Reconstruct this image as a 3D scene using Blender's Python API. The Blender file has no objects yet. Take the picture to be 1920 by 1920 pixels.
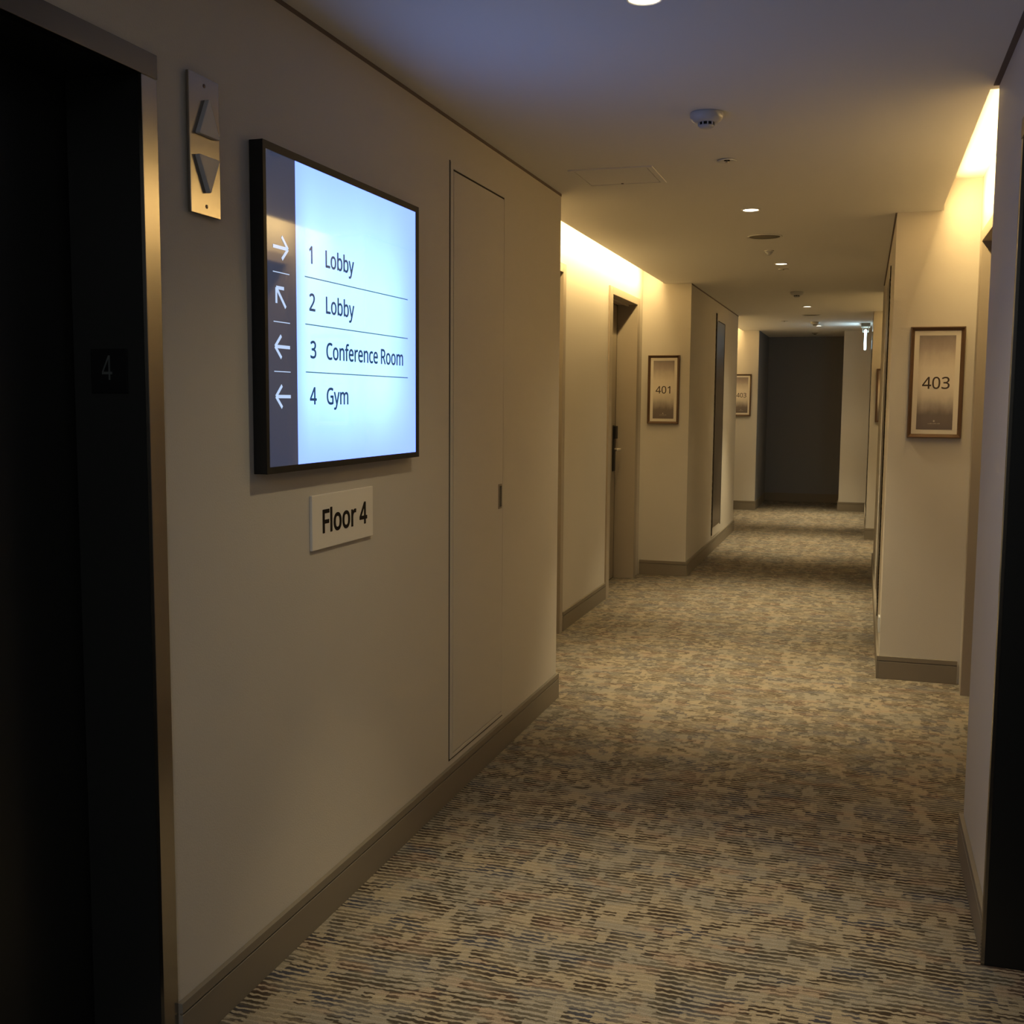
import bpy, bmesh, math, random
from mathutils import Vector, Matrix
random.seed(4)
scn = bpy.context.scene
COL = scn.collection
PI = math.pi
H = 2.34                      # ceiling height

# ------------------------------------------------------------------ camera
YAW, PITCH, ROLL, FPX = 0.305491494, -0.099323933, 0.00736114, 2080.0
fw = Vector((-math.sin(YAW)*math.cos(PITCH), math.cos(YAW)*math.cos(PITCH), math.sin(PITCH)))
rt0 = Vector((math.cos(YAW), math.sin(YAW), 0)); up0 = rt0.cross(fw)
rt = rt0*math.cos(ROLL) + up0*math.sin(ROLL); up = up0*math.cos(ROLL) - rt0*math.sin(ROLL)
cam_d = bpy.data.cameras.new('camera'); cam = bpy.data.objects.new('camera', cam_d); COL.objects.link(cam)
m3 = Matrix((rt, up, -fw)).transposed()
cam.matrix_world = Matrix.Translation((0, 0, 1.4)) @ m3.to_4x4()
cam_d.sensor_width = 36; cam_d.sensor_fit = 'HORIZONTAL'; cam_d.lens = FPX/1920*36
cam_d.clip_start = 0.02
scn.camera = cam

# ------------------------------------------------------------------ world, exposure, large lights
w = bpy.data.worlds.new('world'); scn.world = w; w.use_nodes = True
w.node_tree.nodes['Background'].inputs[0].default_value = (0.6, 0.7, 1, 1)
w.node_tree.nodes['Background'].inputs[1].default_value = 0.0
scn.view_settings.view_transform = 'Standard'
scn.view_settings.look = 'None'
scn.view_settings.exposure = 0.0
scn.view_settings.gamma = 1.0
scn.view_settings.use_curve_mapping = False
WARM = (1.0, 0.71, 0.295)
SOFT = (1.0, 0.85, 0.52)
COVE_W = 30.5                  # watts of the concealed cove strips (per metre below)
SPOT_W = 285.0
FILL_W = 33.0

def area(name, loc, rot, sx, sy, power, col):
    d = bpy.data.lights.new(name, 'AREA'); d.shape = 'RECTANGLE'; d.size = sx; d.size_y = sy
    d.energy = power; d.color = col
    o = bpy.data.objects.new(name, d); COL.objects.link(o); o.location = loc; o.rotation_euler = rot
    return o
# cool fill lamp added out of view behind the camera, brightens the near walls
area('fill_light', (-0.5, -1.2, H-0.02), (0, 0, 0), 1.0, 1.0, FILL_W, (0.82, 0.91, 1.0))
# concealed strips in the four ceiling coves: (edge x, direction, y0, y1)
COVES = [(-1.545, -1, 4.99, 8.91, 1.0), (0.325, 1, 3.70, 5.90, 1.1),
         (-1.545, -1, 12.33, 14.85, 1.0), (0.325, 1, 10.00, 12.03, 0.9)]
for i, (ex, s, y0, y1, k) in enumerate(COVES):
    area('cove_strip_light', (ex+s*0.012, (y0+y1)/2, H+0.046), (0, s*math.radians(-72), 0), 0.02, y1-y0-0.24,
         COVE_W*k*(y1-y0)/3.0, WARM)

# ------------------------------------------------------------------ materials
def new_mat(name):
    m = bpy.data.materials.new(name); m.use_nodes = True
    return m, m.node_tree, m.node_tree.nodes, m.node_tree.links, m.node_tree.nodes['Principled BSDF']
def simple(name, col, rough=0.6, metal=0.0, spec=0.5, bump=0.0, bscale=300, var=0.0):
    m, nt, N, L, b = new_mat(name)
    b.inputs['Base Color'].default_value = (*col, 1); b.inputs['Roughness'].default_value = rough
    b.inputs['Metallic'].default_value = metal; b.inputs['Specular IOR Level'].default_value = spec
    tc = N.new('ShaderNodeTexCoord')
    if var:
        n = N.new('ShaderNodeTexNoise'); n.inputs['Scale'].default_value = 3.0; n.inputs['Detail'].default_value = 4
        L.new(tc.outputs['Object'], n.inputs['Vector'])
        mx = N.new('ShaderNodeMixRGB'); mx.inputs[1].default_value = (*[c*(1-var) for c in col], 1); mx.inputs[2].default_value = (*[min(1, c*(1+var)) for c in col], 1)
        L.new(n.outputs['Fac'], mx.inputs[0]); L.new(mx.outputs[0], b.inputs['Base Color'])
    if bump:
        n2 = N.new('ShaderNodeTexNoise'); n2.inputs['Scale'].default_value = bscale; n2.inputs['Detail'].default_value = 3
        L.new(tc.outputs['Object'], n2.inputs['Vector'])
        bp = N.new('ShaderNodeBump'); bp.inputs['Strength'].default_value = bump; bp.inputs['Distance'].default_value = 0.002
        L.new(n2.outputs['Fac'], bp.inputs['Height']); L.new(bp.outputs[0], b.inputs['Normal'])
    return m
def emit(name, col, s):
    m, nt, N, L, b = new_mat(name)
    b.inputs['Base Color'].default_value = (0.02, 0.02, 0.02, 1)
    b.inputs['Emission Color'].default_value = (*col, 1); b.inputs['Emission Strength'].default_value = s
    b.inputs['Roughness'].default_value = 0.1
    return m

M = {}
M['wall'] = simple('wall_vinyl', (0.515, 0.473, 0.417), 0.75, spec=0.3, bump=0.25, bscale=220, var=0.03)
M['ceil'] = simple('ceiling_paint', (0.74, 0.72, 0.69), 0.9, spec=0.2, bump=0.05, bscale=120)
M['dark_wall'] = simple('dark_end_wall', (0.20, 0.195, 0.205), 0.7, spec=0.3, bump=0.2, bscale=200)
M['base'] = simple('baseboard_paint', (0.19, 0.157, 0.118), 0.55, spec=0.4)
M['frame'] = simple('door_frame_paint', (0.34, 0.285, 0.225), 0.5, spec=0.4)
M['leaf'] = simple('door_leaf', (0.24, 0.20, 0.15), 0.45, spec=0.4, bump=0.1, bscale=80)
M['gap'] = simple('shadow_gap', (0.05, 0.04, 0.03), 0.9, spec=0.1)
M['trim_gap'] = simple('ceiling_gap', (0.17, 0.135, 0.115), 0.9, spec=0.1)
M['black'] = simple('black_plastic', (0.012, 0.011, 0.010), 0.45, spec=0.22)
M['lift_dark'] = simple('dark_bronze', (0.010, 0.010, 0.009), 0.38, spec=0.35)
M['plaque'] = simple('black_plaque', (0.003, 0.003, 0.003), 0.25, spec=0.3)
M['grey_digit'] = simple('grey_digit', (0.05, 0.055, 0.052), 0.4, spec=0.4)
M['steel'] = simple('handle_steel', (0.62, 0.58, 0.52), 0.30, metal=0.6)
M['white'] = simple('white_plastic', (0.50, 0.50, 0.50), 0.35, spec=0.5)
M['ceil_white'] = simple('ceiling_fitting', (0.72, 0.70, 0.67), 0.5, spec=0.4)
M['grille'] = simple('speaker_grille', (0.22, 0.20, 0.16), 0.8, spec=0.2)
M['bronze'] = simple('bronze_frame', (0.115, 0.063, 0.033), 0.34, metal=0.25, spec=0.5)
M['mat_board'] = simple('mat_board', (0.66, 0.60, 0.52), 0.8, spec=0.2)
M['num_ink'] = simple('number_ink', (0.04, 0.02, 0.008), 0.5)
M['emblem'] = simple('emblem_ink', (0.45, 0.40, 0.34), 0.5)
M['sign_plate'] = simple('floor_sign_plate', (0.72, 0.665, 0.585), 0.35, spec=0.4)
M['sign_ink'] = simple('sign_ink', (0.008, 0.004, 0.003), 0.6, spec=0.15)
M['button'] = simple('grey_button', (0.42, 0.41, 0.43), 0.35, spec=0.5)
M['cab_glass'] = simple('cabinet_dark_panel', (0.075, 0.057, 0.043), 0.30, spec=0.3)
M['dl_on'] = emit('downlight_glow', (1.0, 0.86, 0.62), 9.0)
M['exit_on'] = emit('exit_glow', (0.62, 0.88, 1.0), 9.0)

def brushed(name, col, rough):
    m, nt, N, L, b = new_mat(name)
    b.inputs['Base Color'].default_value = (*col, 1); b.inputs['Metallic'].default_value = 1
    tc = N.new('ShaderNodeTexCoord'); mp = N.new('ShaderNodeMapping'); mp.inputs['Scale'].default_value = (900, 900, 6)
    n = N.new('ShaderNodeTexNoise'); n.inputs['Scale'].default_value = 1.0; n.inputs['Detail'].default_value = 2
    L.new(tc.outputs['Object'], mp.inputs[0]); L.new(mp.outputs[0], n.inputs['Vector'])
    r = N.new('ShaderNodeMapRange'); r.inputs[3].default_value = rough-0.02; r.inputs[4].default_value = rough+0.02
    L.new(n.outputs['Fac'], r.inputs[0]); L.new(r.outputs[0], b.inputs['Roughness'])
    return m
M['stainless'] = brushed('brushed_steel', (0.33, 0.30, 0.255), 0.22)
M['header_steel'] = brushed('header_steel', (0.125, 0.115, 0.10), 0.34)

# carpet: loop-pile rows running across the corridor, light ribs with broken dark dashes between them
def carpet():
    m, nt, N, L, b = new_mat('carpet_loop_pile')
    b.inputs['Roughness'].default_value = 0.95; b.inputs['Specular IOR Level'].default_value = 0.1
    tc = N.new('ShaderNodeTexCoord'); sp = N.new('ShaderNodeSeparateXYZ'); L.new(tc.outputs['Object'], sp.inputs[0])
    X, Yc = sp.outputs[0], sp.outputs[1]
    def mth(op, a, c=None, clamp=False):
        n = N.new('ShaderNodeMath'); n.operation = op; n.use_clamp = clamp
        for i, v in enumerate((a, c)):
            if v is None: continue
            if isinstance(v, (int, float)): n.inputs[i].default_value = v
            else: L.new(v, n.inputs[i])
        return n.outputs[0]
    def vec(x, y, z=0.0):
        n = N.new('ShaderNodeCombineXYZ')
        for i, v in enumerate((x, y, z)):
            if isinstance(v, (int, float)): n.inputs[i].default_value = v
            else: L.new(v, n.inputs[i])
        return n.outputs[0]
    def noise(v, scale=1.0, detail=0.0):
        n = N.new('ShaderNodeTexNoise'); n.inputs['Scale'].default_value = scale; n.inputs['Detail'].default_value = detail
        L.new(v, n.inputs['Vector']); return n.outputs['Fac']
    def step(v, lo, hi, o0=0.0, o1=1.0):
        n = N.new('ShaderNodeMapRange'); n.interpolation_type = 'SMOOTHSTEP'
        n.inputs[1].default_value = lo; n.inputs[2].default_value = hi; n.inputs[3].default_value = o0; n.inputs[4].default_value = o1
        L.new(v, n.inputs[0]); return n.outputs[0]
    P = 0.0205
    wob = mth('MULTIPLY', mth('SUBTRACT', noise(vec(mth('MULTIPLY', X, 75), mth('MULTIPLY', Yc, 60))), 0.5), 0.0095)
    wob2 = mth('MULTIPLY', mth('SUBTRACT', noise(vec(mth('MULTIPLY', X, 5), mth('MULTIPLY', Yc, 4))), 0.5), 0.02)
    yy = mth('ADD', mth('ADD', Yc, wob), wob2)
    yr = mth('DIVIDE', yy, P)
    row = mth('FLOOR', yr); fr = mth('SUBTRACT', yr, row)
    tri = mth('MULTIPLY', mth('ABSOLUTE', mth('SUBTRACT', fr, 0.5)), 2.0)       # 1 at the groove, 0 on the rib
    groove = step(tri, 0.28, 0.52)
    # dash pattern, correlated between neighbouring rows so that dashes gather into woven blocks
    a1 = noise(vec(mth('MULTIPLY', X, 5.5), mth('MULTIPLY', row, 0.17), 3.1), 1.0, 1.0)
    a2 = noise(vec(mth('MULTIPLY', X, 27), mth('MULTIPLY', row, 0.62), 9.7))
    a3 = noise(vec(mth('MULTIPLY', X, 2.0), mth('MULTIPLY', row, 0.028), 5.0), 1.0, 2.0)
    a4 = noise(vec(mth('MULTIPLY', X, 15.0), mth('MULTIPLY', row, 0.045), 1.7))
    s = mth('ADD', mth('ADD', mth('MULTIPLY', a1, 0.34), mth('MULTIPLY', a2, 1.2)), mth('ADD', mth('MULTIPLY', a3, 0.28), mth('MULTIPLY', a4, 0.62)))
    dash = mth('MULTIPLY', step(s, 1.09, 1.16), step(noise(vec(mth('MULTIPLY', X, 7.0), mth('MULTIPLY', row, 0.26), 13.0), 1.0, 1.0), 0.38, 0.58, 0.58, 1.0))
    full = step(noise(vec(mth('MULTIPLY', X, 6.0), mth('MULTIPLY', Yc, 20.0), 71.0), 1.0, 1.0), 0.71, 0.80)                                                   # solid dark tufts covering the rib too
    gshade = mth('MULTIPLY', groove, 0.30)
    darkm = mth('MAXIMUM', mth('MULTIPLY', dash, groove), mth('MULTIPLY', full, 0.85))
    # colours
    def mixc(f, c1, c2):
        n = N.new('ShaderNodeMixRGB')
        for i, v in ((0, f), (1, c1), (2, c2)):
            if isinstance(v, tuple): n.inputs[i].default_value = (*v, 1)
            elif isinstance(v, (int, float)): n.inputs[i].default_value = v
            else: L.new(v, n.inputs[i])
        return n.outputs[0]
    v1 = step(noise(vec(mth('MULTIPLY', X, 3.5), mth('MULTIPLY', row, 0.16), 20), 1.0, 1.0), 0.40, 0.60)
    v2 = step(noise(vec(mth('MULTIPLY', X, 4.5), mth('MULTIPLY', row, 0.20), 31), 1.0, 1.0), 0.50, 0.62)
    v3 = step(noise(vec(mth('MULTIPLY', X, 6), mth('MULTIPLY', row, 0.28), 47), 1.0, 1.0), 0.56, 0.66)
    light = mixc(v1, (0.290, 0.236, 0.168), (0.243, 0.211, 0.170))
    light = mixc(v3, light, (0.275, 0.21, 0.155))
    dark = mixc(v1, (0.040, 0.028, 0.020), (0.052, 0.043, 0.032))
    dark = mixc(v2, dark, (0.045, 0.044, 0.055))
    dark = mixc(v3, dark, (0.060, 0.038, 0.028))
    basec = mixc(gshade, light, (0.10, 0.08, 0.055))
    colr = mixc(darkm, basec, dark)
    fz = noise(tc.outputs['Object'], 420.0, 2.0)
    fzm = step(fz, 0.25, 0.75, 0.72, 1.2)
    mul = N.new('ShaderNodeMixRGB'); mul.blend_type = 'MULTIPLY'; mul.inputs[0].default_value = 1
    L.new(colr, mul.inputs[1]); L.new(fzm, mul.inputs[2])
    L.new(mul.outputs[0], b.inputs['Base Color'])
    hgt = mth('ADD', mth('SUBTRACT', 1.0, mth('MULTIPLY', groove, 0.8)), mth('MULTIPLY', fz, 0.35))
    bp = N.new('ShaderNodeBump'); bp.inputs['Strength'].default_value = 0.6; bp.inputs['Distance'].default_value = 0.004
    L.new(hgt, bp.inputs['Height']); L.new(bp.outputs[0], b.inputs['Normal'])
    return m
M['carpet'] = carpet()

# directory screen: backlit panel, paler at the centre and bluer at its edges, under glass
def screen_mat(name, c_mid, c_edge, strength):
    m, nt, N, L, b = new_mat(name)
    b.inputs['Base Color'].default_value = (0.015, 0.015, 0.018, 1)
    b.inputs['Roughness'].default_value = 0.04; b.inputs['Specular IOR Level'].default_value = 0.9
    tc = N.new('ShaderNodeTexCoord'); sp = N.new('ShaderNodeSeparateXYZ'); L.new(tc.outputs['Generated'], sp.inputs[0])
    def mr(v, a, c):
        n = N.new('ShaderNodeMapRange'); n.interpolation_type = 'SMOOTHSTEP'; n.inputs[1].default_value = a; n.inputs[2].default_value = c
        L.new(v, n.inputs[0]); return n.outputs[0]
    def mt(op, a, c):
        n = N.new('ShaderNodeMath'); n.operation = op
        for i, v in enumerate((a, c)):
            if isinstance(v, (int, float)): n.inputs[i].default_value = v
            else: L.new(v, n.inputs[i])
        return n.outputs[0]
    u, v = sp.outputs[1], sp.outputs[2]
    f = mt('MULTIPLY', mt('MULTIPLY', mr(u, -0.05, 0.12), mr(u, 1.04, 0.66)), mt('MULTIPLY', mr(v, -0.05, 0.30), mr(v, 1.14, 0.55)))
    n = N.new('ShaderNodeTexNoise'); n.inputs['Scale'].default_value = 2.2; n.inputs['Detail'].default_value = 1
    mp = N.new('ShaderNodeMapping'); mp.inputs['Scale'].default_value = (1, 2.0, 0.7); L.new(tc.outputs['Generated'], mp.inputs[0]); L.new(mp.outputs[0], n.inputs['Vector'])
    f = mt('MULTIPLY', f, mt('ADD', mt('MULTIPLY', n.outputs['Fac'], 0.7), 0.62))
    mx = N.new('ShaderNodeMixRGB'); mx.inputs[1].default_value = (*c_edge, 1); mx.inputs[2].default_value = (*c_mid, 1); mx.use_clamp = False
    cl = N.new('ShaderNodeClamp'); L.new(f, cl.inputs[0]); L.new(cl.outputs[0], mx.inputs[0])
    L.new(mx.outputs[0], b.inputs['Emission Color']); b.inputs['Emission Strength'].default_value = strength
    return m
M['screen'] = screen_mat('screen_lit', (0.66, 1.22, 2.4), (0.36, 0.60, 2.3), 1.0)
M['screen_side'] = screen_mat('screen_sidebar', (0.042, 0.050, 0.082), (0.036, 0.044, 0.080), 1.0)
def flat_emit(name, col):
    m = emit(name, col, 1.0); return m
M['scr_ink'] = flat_emit('screen_ink', (0.008, 0.05, 0.14))
M['scr_rule'] = flat_emit('screen_rule', (0.06, 0.17, 0.22))
M['scr_arrow'] = flat_emit('screen_arrow', (0.50, 0.66, 0.95))

# printed art of the room signs: soft brown-grey bands, pale in the middle
def art():
    m, nt, N, L, b = new_mat('sign_art'); b.inputs['Roughness'].default_value = 0.45
    tc = N.new('ShaderNodeTexCoord'); sp = N.new('ShaderNodeSeparateXYZ'); L.new(tc.outputs['Generated'], sp.inputs[0])
    n = N.new('ShaderNodeTexNoise'); n.inputs['Scale'].default_value = 2.6; n.inputs['Detail'].default_value = 5
    mp = N.new('ShaderNodeMapping'); mp.inputs['Scale'].default_value = (1.6, 1, 2.2); L.new(tc.outputs['Generated'], mp.inputs[0]); L.new(mp.outputs[0], n.inputs['Vector'])
    a = N.new('ShaderNodeMath'); a.operation = 'MULTIPLY_ADD'; a.inputs[1].default_value = 0.14; L.new(n.outputs['Fac'], a.inputs[0]); L.new(sp.outputs[2], a.inputs[2])
    a2 = N.new('ShaderNodeMath'); a2.operation = 'SUBTRACT'; a2.inputs[1].default_value = 0.07; L.new(a.outputs[0], a2.inputs[0])
    r = N.new('ShaderNodeValToRGB'); e = r.color_ramp.elements
    e[0].position = 0.0; e[0].color = (0.135, 0.105, 0.095, 1); e[1].position = 1.0; e[1].color = (0.20, 0.16, 0.145, 1)
    for p_, c_ in ((0.16, (0.16, 0.125, 0.11, 1)), (0.36, (0.56, 0.49, 0.41, 1)), (0.50, (0.66, 0.585, 0.49, 1)), (0.66, (0.62, 0.545, 0.455, 1)), (0.86, (0.33, 0.265, 0.235, 1))):
        x = e.new(p_); x.color = c_
    L.new(a2.outputs[0], r.inputs[0]); L.new(r.outputs[0], b.inputs['Base Color'])
    return m
M['art'] = art()

# ------------------------------------------------------------------ mesh helpers
class MB:
    def __init__(s): s.bm = bmesh.new()
    def box(s, x0, x1, y0, y1, z0, z1, bevel=0.0):
        t = bmesh.new()
        r = bmesh.ops.create_cube(t, size=1.0)
        for v in t.verts:
            v.co = Vector(((x0+x1)/2+v.co.x*(x1-x0), (y0+y1)/2+v.co.y*(y1-y0), (z0+z1)/2+v.co.z*(z1-z0)))
        if bevel: bmesh.ops.bevel(t, geom=list(t.edges), offset=bevel, segments=2, affect='EDGES', profile=0.6)
        s.add(t); return s
    def add(s, t):
        me = bpy.data.meshes.new('tmp'); t.to_mesh(me); t.free(); s.bm.from_mesh(me); bpy.data.meshes.remove(me)
    def lathe(s, prof, seg=40, loc=(0, 0, 0), axis='z', cap=True):
        """prof: list of (r, h) from first to last"""
        t = bmesh.new(); rings = []
        for r, h in prof:
            if r < 1e-6:
                rings.append([t.verts.new((0, 0, h))]); continue
            rings.append([t.verts.new((r*math.cos(2*PI*k/seg), r*math.sin(2*PI*k/seg), h)) for k in range(seg)])
        for a, b in zip(rings, rings[1:]):
            if len(a) == 1 and len(b) == 1: continue
            for k in range(seg):
                k2 = (k+1) % seg
                if len(a) == 1: t.faces.new((a[0], b[k], b[k2]))
                elif len(b) == 1: t.faces.new((a[k], b[0], a[k2]))
                else: t.faces.new((a[k], b[k], b[k2], a[k2]))
        if cap:
            for rg in (rings[0], rings[-1]):
                if len(rg) > 2: t.faces.new(rg)
        bmesh.ops.recalc_face_normals(t, faces=list(t.faces))
        for f in t.faces: f.smooth = True
        R_ = {'z': Matrix.Identity(4), 'x': Matrix.Rotation(PI/2, 4, 'Y'), 'y': Matrix.Rotation(-PI/2, 4, 'X')}[axis]
        t.transform(Matrix.Translation(loc) @ R_)
        s.add(t); return s
    def prism(s, pts, depth, frame, bevel=0.0):
        """pts: 2-D outline (u,v) extruded by depth along n; frame=(origin,u,v,n)"""
        o, u, v, n = [Vector(q) for q in frame]
        t = bmesh.new()
        lo = [t.verts.new(o+u*a+v*b) for a, b in pts]
        f = t.faces.new(lo)
        r = bmesh.ops.extrude_face_region(t, geom=[f])
        bmesh.ops.translate(t, verts=[q for q in r['geom'] if isinstance(q, bmesh.types.BMVert)], vec=n*depth)
        bmesh.ops.recalc_face_normals(t, faces=list(t.faces))
        if bevel: bmesh.ops.bevel(t, geom=list(t.edges), offset=bevel, segments=2, affect='EDGES', profile=0.6)
        s.add(t); return s
    def build(s, name, mat, parent=None, origin=None):
        me = bpy.data.meshes.new(name)
        o = bpy.data.objects.new(name, me); COL.objects.link(o)
        off = Vector((0, 0, 0))
        if parent is not None: off = world_loc(parent)
        if origin is not None: off = Vector(origin)
        s.bm.transform(Matrix.Translation(-off)); s.bm.to_mesh(me); s.bm.free()
        me.materials.append(mat)
        if parent is not None: o.parent = parent
        else: o.location = off
        return o
def world_loc(o):
    v = Vector((0, 0, 0))
    while o is not None:
        v += o.location; o = o.parent
    return v
def struct(o): o['kind'] = 'structure'; return o
def tag(o, label, cat, group=None):
    o['label'] = label; o['category'] = cat
    if group: o['group'] = group
    return o
def thing(name, loc, label, cat, group=None):
    o = bpy.data.objects.new(name, None); COL.objects.link(o); o.location = loc; o.empty_display_size = 0.05
    return tag(o, label, cat, group)
def dup(root, loc, label=None):
    r = root.copy(); COL.objects.link(r); r.location = loc
    if label: r['label'] = label
    for ch in [c for c in bpy.data.objects if c.parent == root]:
        c = ch.copy(); COL.objects.link(c); c.parent = r
        for g in [q for q in bpy.data.objects if q.parent == ch]:
            d = g.copy(); COL.objects.link(d); d.parent = c
    return r

import json
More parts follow.
